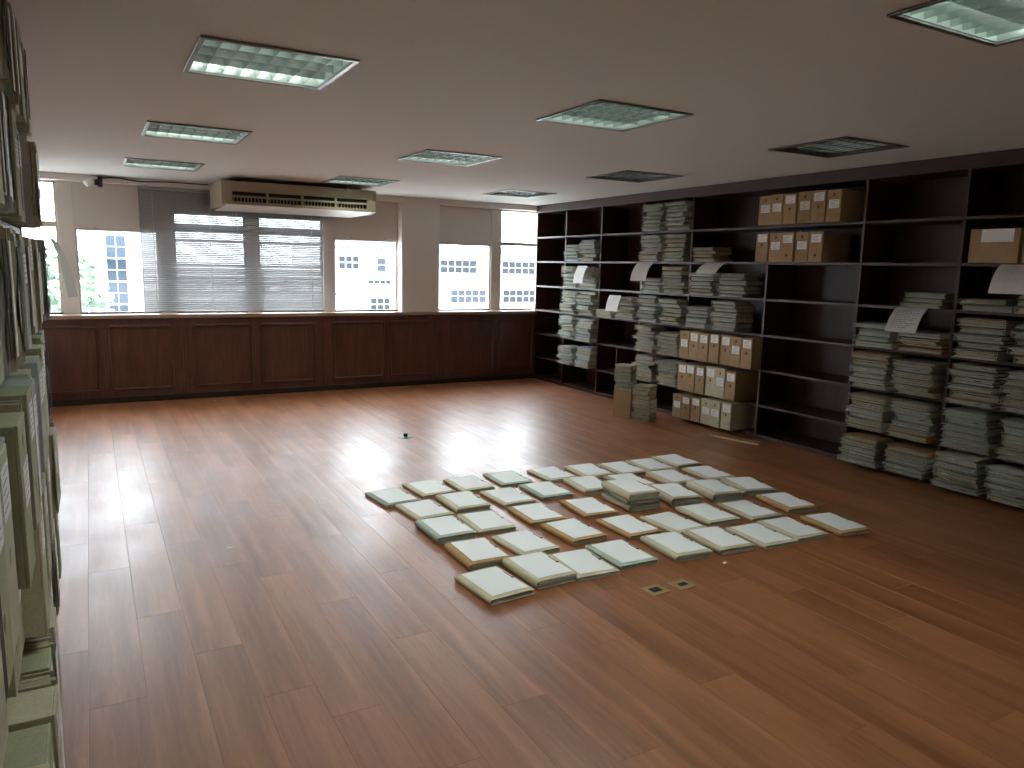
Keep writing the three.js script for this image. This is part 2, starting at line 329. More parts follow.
// ---------------------------------------------------------------- bookcases
const SH = [2.05, 1.71, 1.365, 1.02, 0.68, 0.335, 0.04], BT = 0.024;
function bookcase(label, xf, xb, divs, mat, low = null) {   // xf front, xb back
  const t = thing('bookcase', label, 'bookcase'), s = Math.sign(xb - xf), lo = Math.min(xf, xb), hi = Math.max(xf, xb);
  for (const z of divs) part('upright', span(lo, hi, 0.0, z === low ? 1.71 - BT : 2.40, z - BT / 2, z + BT / 2, 'y', 0.002), mat, t);
  for (let i = 0; i + 1 < divs.length; i++) {
    const z0 = divs[i] + BT / 2, z1 = divs[i + 1] - BT / 2;
    for (const y of SH) if (!(y > 1.7 && divs[i + 1] === low)) part('shelf', span(Math.min(xf + s * 0.004, xb), Math.max(xf + s * 0.004, xb), y - BT, y, y > 1.7 && divs[i] === low && low !== null ? divs[i - 1] + BT / 2 : z0, z1, 'z', 0.002), mat, t);
    part('back_panel', span(Math.min(xb, xb - s * 0.012), Math.max(xb, xb - s * 0.012), 0.04, 2.40, z0, z1, 'y'), mat, t);
  }
  const za = divs[0] - BT / 2, zb = divs[divs.length - 1] + BT / 2;
  part('fascia', span(Math.min(xf - s * 0.012, xb), Math.max(xf - s * 0.012, xb), 2.385, H - 0.002, za, zb, 'z', 0.003), mat, t);
  part('plinth', span(Math.min(xf + s * 0.02, xb), Math.max(xf + s * 0.02, xb), 0.0, 0.016, za, zb, 'z'), M.blackBase, t);
  return t;
}
const DIV = [-9.42, -8.66, -7.85, -7.02, -6.2, -5.14, -4.14, -3.31, -2.45, -1.6, -0.75];
const rb = bookcase('long dark mahogany bookcase filling the whole right wall', XR, XB - 0.004, DIV, M.caseWood, -5.14);
part('short_divider', span(XR + 0.004, XB - 0.02, 0.335, 0.68 - BT, -7.45, -7.43, 'y', 0.002), M.caseWood, rb);
const LXF = -0.22;
bookcase('dark mahogany bookcase crammed with files at the left edge', LXF, XL + 0.004, [-3.52, -2.64, -1.76, -0.88, 0.0], M.caseWood);

// ---------------------------------------------------------------- case folders lying in piles
const FW = 0.36, FD = 0.255, FT = 0.045;
const protos = [];
for (let k = 0; k < 10; k++) {
  const g = new THREE.Group(), ph = k * 1.7, side = k % 2 ? 1 : -1;
  const wav = (u, v, a) => a * (Math.sin(u * 5 + ph) * Math.cos(v * 3 + ph * 1.3)) + a * 0.7 * Math.sin(u * 11 + v * 4 + ph * 2);
  const curl = (u, v) => -0.006 * Math.pow(v, 4) * (0.4 + 0.6 * Math.sin(ph * 3 + u * 4) ** 2);
  const jag = (a, s) => u => a * Math.sin(u * 17 + ph * s) + a * 0.6 * Math.sin(u * 31 + ph * 2 * s);
  const edge = jag(0.006, 1);
  const topF = (u, v) => FT + wav(u, v, 0.0026) + curl(u, v), th = 0.0028;
  const cw = FW, cov = [];
  cov.push(slab(cw, FD, 8, 4, topF, (u, v) => topF(u, v) - th, () => 0, (u, v) => v > 0.5 ? edge(u) + 0.004 * Math.sin(ph) : 0));
  cov.push(slab(cw, FD, 8, 4, (u, v) => th + 0.0006 + wav(u, v, 0.0006), () => 0, () => 0, (u, v) => v > 0.5 ? edge(u + 0.3) + 0.005 * Math.cos(ph) : 0));
  cov.push(slab(0.0035, FD * 0.98, 1, 4, () => FT - 0.001, () => 0.001, (u, v) => side * (cw / 2 - 0.002 + 0.003 * Math.sin(v * 4 + ph))));
  part('cover', merge(cov), COVER['grey-green'], g);
  const pg = [], nb = 3 + (k % 2);
  for (let b = 0; b < nb; b++) {
    const y0 = 0.0036 + (FT - 0.0072 - 0.002) * b / nb, y1 = 0.0036 + (FT - 0.0072 - 0.002) * (b + 0.9) / nb, of = 0.012 * Math.sin(ph * 3 + b * 2.3), ox = 0.012 * Math.sin(ph + b * 4.1);
    pg.push(slab(cw - 0.03, FD - 0.012, 6, 2, (u, v) => y1 + wav(u, v, 0.0008) - (b === nb - 1 ? 0.002 : 0) + curl(u, v) * 0.5 * (b + 1) / nb, (u, v) => y0 + wav(u, v, 0.0005), () => ox, (u, v) => of - 0.004 + (v > 0.9 ? jag(0.0016, 2.3 + b)(u) : 0)));
  }
  part('pages', merge(pg), k % 3 ? M.pages : M.pagesOld, g);
  if (k % 2 === 0) part('tab', box(0.05, 0.0016, 0.03, Math.sin(ph) * 0.1, FT * 0.55, FD / 2 + 0.006), k % 4 ? M.paper : M.clip, g);
  protos.push(g);
}
const TONES = { n: ['grey-green', 'pale green', 'grey', 'grey-green', 'beige', 'pale green', 'grey-green'], g: ['grey', 'grey-green', 'grey', 'white', 'grey-green', 'grey'], w: ['white', 'grey', 'pale blue', 'white', 'pale green'], c: ['cream', 'beige', 'cream', 'white'], k: ['kraft', 'beige', 'kraft'], p: ['grey-green', 'cream', 'pink', 'beige', 'cream'] };
function pile(y, z0, z1, h, n, tone, over, where, marks = {}) {   // bottom, z range, height, count, palette, overhang in front of the shelf
  const th = []; let sum = 0; for (let i = 0; i < n; i++) { const q = rr(0.7, 1.35); th.push(q); sum += q; }
  const zc = (z0 + z1) / 2, w = z1 - z0; let yy = y + 0.001;
  for (let i = 0; i < n; i++) {
    const t = th[i] / sum * (h - 0.001 * n), col = marks[n - 1 - i] || pick(TONES[tone]), src = pick(protos), g = src.clone();
    g.name = numbered('case_folder'); scene.add(g);
    g.scale.set((w - 0.012) / FW * rr(0.84, 0.98), t / (FT + 0.0045), rr(0.9, 1.05));
    g.rotation.y = -Math.PI / 2 + rr(-0.05, 0.05) + (rnd() < 0.15 ? rr(-0.04, 0.04) : 0);
    g.position.set(XR - over + FD / 2 + rr(-0.03, 0.03), yy, zc + rr(-0.014, 0.014)); yy += t + 0.001;
    g.children[0].material = COVER[col];
    g.userData = { label: `${col} folder, ${n === 1 ? 'alone' : i === n - 1 ? 'topmost' : i === 0 ? 'bottom one' : ORD[n - 1 - i] + ' from top'} of ${where}`, category: 'folder', group: 'case folders piled in the right bookcase' };
    shadow(g);
  }
}
const shelfName = y => `${ORD[SH.indexOf(y)]} shelf down`;
const BAY = k => `${ORD[k - 1]} bay from windows`;
function piles(bay, list) { for (const [y, side, z0, z1, h, n, tone, over = 0.06, marks] of list) pile(y, z0, z1, h, n, tone, over, `${side ? side + ' pile' : 'pile'}, ${shelfName(y)}, ${BAY(bay)}`, marks); }
piles(2, [
  [1.71, 'left', -8.635, -8.27, 0.22, 5, 'w'], [1.71, 'right', -8.245, -7.87, 0.275, 6, 'w'],
  [1.365, 'left', -8.635, -8.27, 0.28, 6, 'w', 0.07], [1.365, 'right', -8.245, -7.87, 0.275, 6, 'w', 0.07],
  [1.02, 'left', -8.635, -8.26, 0.30, 7, 'w', 0.09], [1.02, 'right', -8.245, -7.87, 0.305, 7, 'w', 0.08],
  [0.68, 'left', -8.635, -8.25, 0.30, 6, 'w', 0.11], [0.68, 'right', -8.235, -7.87, 0.29, 6, 'w', 0.09],
  [0.335, 'left', -8.635, -8.25, 0.24, 6, 'w', 0.11], [0.335, 'right', -8.235, -7.87, 0.265, 6, 'w', 0.09]]);
piles(3, [[1.02, 'left', -7.81, -7.44, 0.10, 2, 'c', 0.08], [1.02, 'right', -7.425, -7.05, 0.27, 6, 'c', 0.08]]);
piles(4, [
  [2.05, 'left', -7.0, -6.62, 0.305, 7, 'g'], [2.05, 'right', -6.605, -6.225, 0.305, 7, 'g'],
  [1.71, 'left', -7.0, -6.62, 0.30, 7, 'g'], [1.71, 'right', -6.605, -6.225, 0.305, 7, 'g'],
  [1.365, 'left', -7.0, -6.62, 0.165, 4, 'g'], [1.365, 'right', -6.605, -6.225, 0.30, 7, 'g', 0.06, { 0: 'kraft', 1: 'cream' }],
  [1.02, 'left', -7.0, -6.62, 0.305, 7, 'g', 0.08], [1.02, 'right', -6.605, -6.225, 0.285, 6, 'g', 0.08],
  [0.68, 'left', -7.0, -6.62, 0.30, 7, 'p', 0.10], [0.68, 'right', -6.605, -6.225, 0.25, 6, 'n', 0.08],
  [0.335, 'left', -7.0, -6.62, 0.30, 7, 'p', 0.10], [0.335, 'right', -6.605, -6.225, 0.28, 6, 'n', 0.08]]);
piles(5, [
  [1.71, '', -6.17, -5.80, 0.155, 4, 'k', 0.05],
  [1.365, 'left', -6.17, -5.77, 0.235, 6, 'g', 0.06], [1.365, 'right', -5.745, -5.34, 0.235, 6, 'n', 0.06],
  [1.02, 'left', -6.17, -5.81, 0.225, 5, 'g', 0.08], [1.02, 'right', -5.795, -5.40, 0.30, 7, 'n', 0.08, { 6: 'white' }]]);
piles(7, [
  [1.365, '', -3.73, -3.345, 0.12, 3, 'n', 0.05],
  [1.02, 'left', -4.11, -3.735, 0.20, 4, 'n', 0.06], [1.02, 'right', -3.715, -3.335, 0.165, 4, 'n', 0.06, { 2: 'orange', 3: 'orange' }],
  [0.68, 'left', -4.11, -3.73, 0.30, 6, 'n', 0.08, { 0: 'kraft' }], [0.68, 'right', -3.715, -3.335, 0.275, 6, 'n', 0.08],
  [0.335, 'left', -4.11, -3.73, 0.285, 6, 'n', 0.08, { 0: 'beige' }], [0.335, 'right', -3.715, -3.335, 0.29, 6, 'n', 0.08, { 5: 'kraft' }],
  [0.04, 'left', -4.11, -3.73, 0.235, 6, 'n', 0.12, { 0: 'kraft' }], [0.04, 'right', -3.715, -3.335, 0.225, 5, 'n', 0.12, { 0: 'kraft' }]]);
piles(8, [
  [1.365, 'left', -3.28, -2.90, 0.09, 2, 'n', 0.05], [1.365, 'right', -2.885, -2.48, 0.15, 3, 'n', 0.05, { 0: 'kraft' }],
  [1.02, 'left', -3.28, -2.90, 0.295, 5, 'n', 0.06, { 0: 'beige' }], [1.02, 'right', -2.885, -2.48, 0.28, 5, 'n', 0.06],
  [0.68, 'left', -3.28, -2.90, 0.295, 6, 'n', 0.07, { 0: 'beige' }], [0.68, 'right', -2.885, -2.48, 0.29, 6, 'n', 0.07],
  [0.335, 'left', -3.28, -2.90, 0.30, 6, 'n', 0.08], [0.335, 'right', -2.885, -2.48, 0.29, 6, 'n', 0.08],
  [0.04, 'left', -3.28, -2.90, 0.265, 5, 'n', 0.12, { 0: 'cream' }], [0.04, 'right', -2.885, -2.48, 0.24, 5, 'n', 0.14, { 4: 'beige', 0: 'white' }]]);

// ---------------------------------------------------------------- upright archive boxes with spine label and finger hole
function boxFile(w, h, d, labelY, holeY, mats) {   // spine faces local +z, base at y = 0
  const g = new THREE.Group(), c = 0.003;
  part('body', box(w, h, d - 0.006, 0, h / 2, -d / 2 - 0.003, 'x', 0.003), mats.body, g);
  const s = new THREE.Shape([[-w / 2, 0], [w / 2, 0], [w / 2, h], [-w / 2, h]].map(p => new THREE.Vector2(...p)));
  const hole = new THREE.Path(); hole.absellipse(0, holeY * h, 0.011, 0.014, 0, Math.PI * 2, true); s.holes.push(hole);
  const f = new THREE.ExtrudeGeometry(s, { depth: 0.004, bevelEnabled: true, bevelSize: 0.0012, bevelThickness: 0.0012, bevelOffset: -0.0012, bevelSegments: 1, curveSegments: 8 }); f.translate(0, 0, -0.0055);
  part('spine', metricUV(f), mats.body, g);
  part('painted_hole_shade', box(0.026, 0.032, 0.0006, 0, holeY * h, -0.0058), mats.inner || M.holeShade, g);  // dark plate behind the hole, painted as the shaded box interior
  const lw = w * 0.72, lh = h * 0.27, lg = new THREE.PlaneGeometry(lw, lh), lb = new THREE.BoxGeometry(lw, lh, 0.0008);
  const sp = part('spine_label', lb, M.printSpine, g); sp.position.set(0.004, labelY * h, 0.0006);
  return g;
}
const bf = { body: M.kraft }, boxKinds = [boxFile(0.14, 0.275, 0.37, 0.56, 0.85, bf), boxFile(0.14, 0.275, 0.37, 0.8, 0.5, bf), boxFile(0.14, 0.275, 0.37, 0.78, 0.22, bf), boxFile(0.14, 0.275, 0.37, 0.84, 0.6, bf)];
const paleBox = { body: M.creamBox }, boxPale = [boxFile(0.14, 0.29, 0.37, 0.8, 0.55, paleBox), boxFile(0.14, 0.29, 0.37, 0.55, 0.83, paleBox)];
function boxRow(y, z0, list, w, over, where, h = 1, group = 'kraft archive boxes in the right bookcase') {
  list.forEach((k, i) => {
    const src = k >= 10 ? boxPale[k - 10] : boxKinds[k], g = src.clone(); g.name = numbered('archive_box'); scene.add(g);
    const gap = rr(0.006, 0.012); g.scale.set((w - gap) / 0.14, h * rr(0.985, 1.01), 1);
    g.rotation.y = -Math.PI / 2 + rr(-0.008, 0.008); g.position.set(XR - over + rr(-0.012, 0.012), y + 0.001, z0 + (i + 0.5) * w);
    g.userData = { label: `${k >= 10 ? 'cream' : 'kraft'} archive box with spine label, ${ORD[i]} from left, ${where}`, category: 'box', group }; shadow(g);
  });
}
boxRow(2.05, -5.21, [0, 0, 1, 0, 1, 0], 0.151, 0.10, 'top shelf of sixth bay', 0.98);
boxRow(1.71, -5.21, [3, 0, 2, 0, 2], 0.152, 0.10, 'second shelf of sixth bay', 0.96);
boxRow(0.68, -6.185, [0, 1, 1, 3, 1, 0, 1], 0.1475, 0.10, 'fifth shelf of fifth bay', 1.08);
boxRow(0.335, -6.185, [1, 3, 1, 10, 11, 1], 0.143, 0.12, 'sixth shelf of fifth bay', 1.06);
boxRow(0.04, -6.185, [0, 1, 3, 11, 11, 10], 0.143, 0.16, 'bottom shelf of fifth bay', 0.92);

// large cartons on the eighth bay's second shelf
function carton(label, pos, w, h, d, turn, mat = M.kraft) {
  const t = thing('carton', label, 'carton', pos, turn);
  part('body', box(w, h, d, 0, h / 2, 0, 'x', 0.003), mat, t);
  for (const s of [-1, 1]) part('flap', box(w - 0.004, 0.003, d / 2 - 0.002, 0, h + 0.0016, s * d / 4, 'x'), mat, t);
  part('tape', box(0.05, 0.0008, d * 0.98, 0, h + 0.0036, 0), M.creamBox, t);
  return t;
}
{
  const c1 = carton('brown carton with a white sheet on its front, eighth bay', [XR + 0.10, 1.711, -3.055], 0.34, 0.235, 0.30, -Math.PI / 2);
  part('front_sheet', box(0.22, 0.09, 0.001, 0.02, 0.19, 0.151), M.printFaint, c1);
  carton('brown carton cut off by the right picture edge, eighth bay', [XR + 0.10, 1.711, -2.68], 0.36, 0.24, 0.30, -Math.PI / 2);
}
// loose notes drooping over the shelf edges
function note(label, x, y, z, w, len, a0, a1, turn = 0, mat = M.printFaint) {   // starts at x going to -x, slope from a0 to a1 degrees down
  const n = 8, pts = [[0, 0]]; for (let i = 0; i < n; i++) { const a = (a0 + (a1 - a0) * i / (n - 1)) * Math.PI / 180; pts.push([pts[i][0] - Math.cos(a) * len / n, pts[i][1] - Math.sin(a) * len / n]); }
  const P = [], U = [], q = (a, b, c, d) => { for (const [i, s] of [a, b, c, a, c, d]) { P.push(pts[i][0], pts[i][1] + 0, s * w / 2); U.push(s * 0.5 + 0.5, 1 - i / n); } };
  for (let i = 0; i < n; i++) q([i, -1], [i + 1, -1], [i + 1, 1], [i, 1]);
  const top = new THREE.BufferGeometry(); top.setAttribute('position', new THREE.Float32BufferAttribute(P, 3)); top.setAttribute('uv', new THREE.Float32BufferAttribute(U, 2)); top.computeVertexNormals();
  const bot = top.clone(); bot.translate(0, -0.0006, 0);
  const m = solo('paper_sheet', mergeGeometries([top, bot]), mat, label, 'paper', [x, y, z]); m.rotation.y = turn; return m;
}
note('white sheet hanging over the folders in the second bay', XR - 0.115, 1.652, -8.06, 0.21, 0.24, 55, 88);
note('white sheet propped on cream folders in the third bay', XR - 0.13, 1.305, -7.33, 0.21, 0.20, 60, 85, 0.1);
note('white sheet drooping at the left of fourth bay', XR - 0.06, 1.70, -6.87, 0.21, 0.27, 30, 78, 0.3);
note('white sheet sticking out under the kraft folders, fifth bay', XR - 0.02, 1.70, -5.78, 0.25, 0.22, 12, 48, 0.15);
note('white sheet with stamp drooping in the seventh bay', XR - 0.035, 1.362, -3.62, 0.23, 0.28, 22, 62, 0.22, M.printPaper);
note('white sheet drooping below the carton, eighth bay', XR - 0.035, 1.70, -2.87, 0.24, 0.28, 25, 70, 0.18);

// ---------------------------------------------------------------- floor piles in front of the third and fourth bays
function floorPile(x, z, y, turn, list, w, d, where, s = 1) {
  let yy = y; list.forEach(([col, t], i) => {
    const g = pick(protos).clone(); g.name = numbered('case_folder'); scene.add(g);
    g.scale.set(w / FW * rr(0.95, 1), t / (FT + 0.0045), d / FD); g.rotation.y = turn + rr(-0.08, 0.08); g.position.set(x + rr(-0.008, 0.008), yy + 0.001, z + rr(-0.008, 0.008)); yy += t + 0.001;
    g.children[0].material = COVER[col]; g.userData = { label: `${col} folder, ${ORD[i]} from the bottom of ${where}`, category: 'folder', group: 'case folders stacked on the floor by the bookcase' }; shadow(g);
  });
}
carton('small brown carton on the floor under a stack of folders', [5.08, 0, -6.50], 0.20, 0.30, 0.16, -Math.PI / 2 + 0.55);
floorPile(5.08, -6.50, 0.305, -Math.PI / 2 + 0.55, [['cream', 0.05], ['white', 0.05], ['pale blue', 0.07], ['cream', 0.06], ['beige', 0.05]], 0.20, 0.17, 'the stack on the small carton');
floorPile(5.16, -6.26, 0, -Math.PI / 2 + 0.45, [['beige', 0.05], ['cream', 0.045], ['beige', 0.05], ['white', 0.045], ['cream', 0.05], ['pink', 0.05], ['beige', 0.05], ['cream', 0.045]], 0.21, 0.18, 'the floor pile beside the small carton');
solo('cardboard_strip', box(0.5, 0.008, 0.04, 0, 0.004, 0, 'x', 0.001), M.creamBox, 'narrow cardboard strip lying on the floor before the archive boxes', 'cardboard', [5.36, 0, -5.13]).rotation.y = Math.PI / 2 + 0.22;

// ---------------------------------------------------------------- case folders laid out on the floor
function floorFolder(w, l, t, col, k) {   // x width, z length, spine at -x
  const g = new THREE.Group(), s = new THREE.Shape(), th = 0.0025, sag = 0.12 * t;
  s.moveTo(w / 2, 0); s.lineTo(-w / 2 + t / 2, 0); s.quadraticCurveTo(-w / 2, 0, -w / 2, t / 2); s.quadraticCurveTo(-w / 2, t, -w / 2 + t / 2, t); s.lineTo(w / 2 - 0.05, t - sag * 0.4); s.lineTo(w / 2, t - sag);
  s.lineTo(w / 2, t - sag - th); s.lineTo(w / 2 - 0.05, t - sag * 0.4 - th); s.lineTo(-w / 2 + t / 2, t - th); s.quadraticCurveTo(-w / 2 + th, t - th, -w / 2 + th, t / 2); s.quadraticCurveTo(-w / 2 + th, th, -w / 2 + t / 2, th); s.lineTo(w / 2, th); s.closePath();
  const c = new THREE.ExtrudeGeometry(s, { depth: l, bevelEnabled: false, curveSegments: 5 }); c.translate(0, 0, -l / 2);
  part('cover', metricUV(toCreasedNormals(c, 0.5)), COVER[col], g);
  const pg = [], nb = t > 0.05 ? 4 : 2;
  for (let b = 0; b < nb; b++) { const y0 = th + 0.0004 + (t - 2 * th - sag) * b / nb, y1 = th + (t - 2 * th - sag) * (b + 0.94) / nb, ph = k * 2.1 + b * 1.7; pg.push(slab(w - 0.014 - t * 0.35, l - 0.012, 4, 3, (u, v) => y1 + (b === nb - 1 ? 0.0 : 0.0008 * Math.sin(u * 6 + ph)), () => y0, () => 0.006 * Math.sin(ph) + t * 0.12 - 0.002, (u, v) => 0.005 * Math.cos(ph) + (v === 1 ? 0.002 * Math.sin(u * 9 + ph) : 0))); }
  part('pages', merge(pg), col === 'kraft' ? M.pagesOld : M.pages, g);
  const sw = 0.214, sl = 0.302, sx = 0.012, sz = -0.014;
  const yAt = x => x > w / 2 - 0.05 ? t - sag * (0.4 + 0.6 * (x - w / 2 + 0.05) / 0.05) : t - sag * 0.4 * (x + w / 2 - t / 2) / (w - 0.05 - t / 2);
  const top = (u, v) => yAt((u - 0.5) * sw + sx) + 0.0016 + 0.0006 * Math.sin(u * 5 + v * 4 + k);
  const sh = slab(sw, sl, 6, 4, top, (u, v) => top(u, v) - 0.0008, () => sx, () => sz); part('cover_sheet', sh, M.paper, g);
  part('fastener', merge([box(0.006, 0.0016, 0.09, w / 2 - 0.016, yAt(w / 2 - 0.016) + 0.0016, -l * 0.12), box(0.012, 0.005, 0.012, w / 2 - 0.016, yAt(w / 2 - 0.016) + 0.003, -l * 0.12 + 0.04)]), M.clip, g);
  return g;
}
const ROWN = ['front row', 'second row', 'middle row', 'fourth row', 'back row'];
const FLOOR = [
  [[1.70, -3.17, 5, .04, 'cream'], [2.00, -3.22, 2, .06, 'cream'], [2.26, -3.20, -3, .03, 'cream'], [2.55, -3.23, -1, .028, 'pale green'], [2.90, -3.17, -4, .05, 'cream'], [3.20, -3.13, -5, .05, 'beige'], [3.51, -3.09, -4, .03, 'cream'], [3.79, -3.09, -4, .03, 'cream'], [4.11, -3.02, -6, .04, 'kraft']],
  [[1.81, -3.57, -1, .055, 'kraft'], [2.14, -3.61, 4, .03, 'cream'], [2.50, -3.64, 2, .045, 'kraft'], [2.87, -3.57, 0, .035, 'kraft'], [3.17, -3.50, 2, .03, 'cream'], [3.49, -3.53, -3, .04, 'cream'], [3.82, -3.48, -4, .03, 'beige'], [4.18, -3.47, -9, .05, 'kraft']],
  [[1.81, -4.01, 0, .055, 'pale green'], [2.10, -4.03, -2, .035, 'cream'], [2.47, -4.03, -2, .035, 'kraft'], [2.86, -3.99, -5, .035, 'kraft'], [3.20, -3.98, -6, 0, 'stack'], [3.555, -3.93, -10, .085, 'beige'], [3.89, -3.88, -10, .09, 'cream'], [4.23, -3.88, -14, .06, 'beige']],
  [[1.84, -4.42, 4, .03, 'cream'], [2.14, -4.45, 0, .05, 'cream'], [2.48, -4.44, 2, .03, 'cream'], [2.81, -4.46, -1, .03, 'pale green'], [3.16, -4.42, -6, .05, 'cream'], [3.51, -4.38, -3, .035, 'beige'], [3.86, -4.30, -5, .05, 'cream'], [4.24, -4.31, -6, .03, 'cream']],
  [[1.75, -4.77, 6, .03, 'grey-green'], [2.06, -4.86, 4, .03, 'cream'], [2.37, -4.84, 1, .03, 'cream'], [2.71, -4.86, -2, .025, 'pale green'], [3.08, -4.81, 1, .03, 'cream'], [3.40, -4.77, -3, .03, 'cream'], [3.69, -4.71, -2, .03, 'beige'], [3.97, -4.70, -5, .03, 'cream'], [4.27, -4.72, -1, .03, 'cream']],
];
{
  const kinds = new Map(); let k = 0;
  const kindOf = (t, col) => { const q = t + col; if (!kinds.has(q)) kinds.set(q, floorFolder(0.262, 0.345, t * 0.72, col, ++k)); return kinds.get(q); };
  const put = (x, y, z, a, t, col, label) => { const g = kindOf(t, col).clone(); g.name = numbered('floor_folder'); scene.add(g); g.position.set(x, y, z); g.rotation.y = a * Math.PI / 180; g.userData = { label, category: 'folder', group: 'case folders laid out in rows on the floor' }; shadow(g); };
  FLOOR.forEach((row, r) => row.forEach(([x, z, a, t, col], i) => {
    if (col === 'stack') {
      [[.06, 'beige', 3], [.05, 'grey-green', -2], [.06, 'cream', 2]].reduce((y, [tt, c, da], j) => { put(x + [0, .012, -.008][j], y, z + [0, -.01, .008][j], a + da, tt, c, `${c} folder with white sheet, ${['bottom', 'middle', 'top'][j]} of the three stacked in middle row on floor`); return y + tt * 0.72 + 0.003; }, 0.001);
      return;
    }
    put(x, 0.001, z, a, t, col, `${col} folder with white sheet on floor, ${ORD[i]} from left in ${ROWN[r]}`);
  }));
}
// floor outlet plates
for (const [x, z, a, open] of [[2.42, -2.775, 4, true], [2.585, -2.765, 4, false]]) {
  const t = thing('floor_outlet', open ? 'brass floor outlet plate with dark open socket' : 'brass floor outlet plate with closed flap', 'outlet', [x, 0, z], a * Math.PI / 180, 'brass outlets set in the floor');
  part('plate', box(0.115, 0.004, 0.10, 0, 0.002, 0, 'x', 0.0015), M.brass, t);
  part('socket', box(0.06, 0.003, 0.045, 0, 0.0045, 0), open ? M.black : M.brass, t);
  if (!open) part('flap', box(0.05, 0.002, 0.03, 0.004, 0.007, 0.004), M.clip, t);
}
{
  const t = thing('floor_outlet', 'small round floor outlet with a dark plug, near the windows', 'outlet', [2.53, 0, -6.54]);
  part('plate', new THREE.CylinderGeometry(0.07, 0.072, 0.005, 24).translate(0, 0.0025, 0), M.aluFrame, t);
  part('plug', box(0.035, 0.03, 0.03, 0, 0.02, 0, 'x', 0.006), M.black, t);
}
// small litter
[[0.609, -4.304, 'tiny white paper scrap on the bare floor left of folders'], [3.01, -2.884, 'tiny white paper scrap on floor in front of folders'], [1.2, -9.2, 'small white paper scrap lying at the foot of wainscot']].forEach(([x, z, label]) =>
  solo('paper_scrap', slab(0.028, 0.016, 3, 2, (u, v) => 0.004 + 0.003 * Math.sin(u * 5), (u, v) => 0.003 + 0.003 * Math.sin(u * 5)), M.paper, label, 'paper', [x, -0.001, z], 'paper scraps on the floor').rotation.y = x);

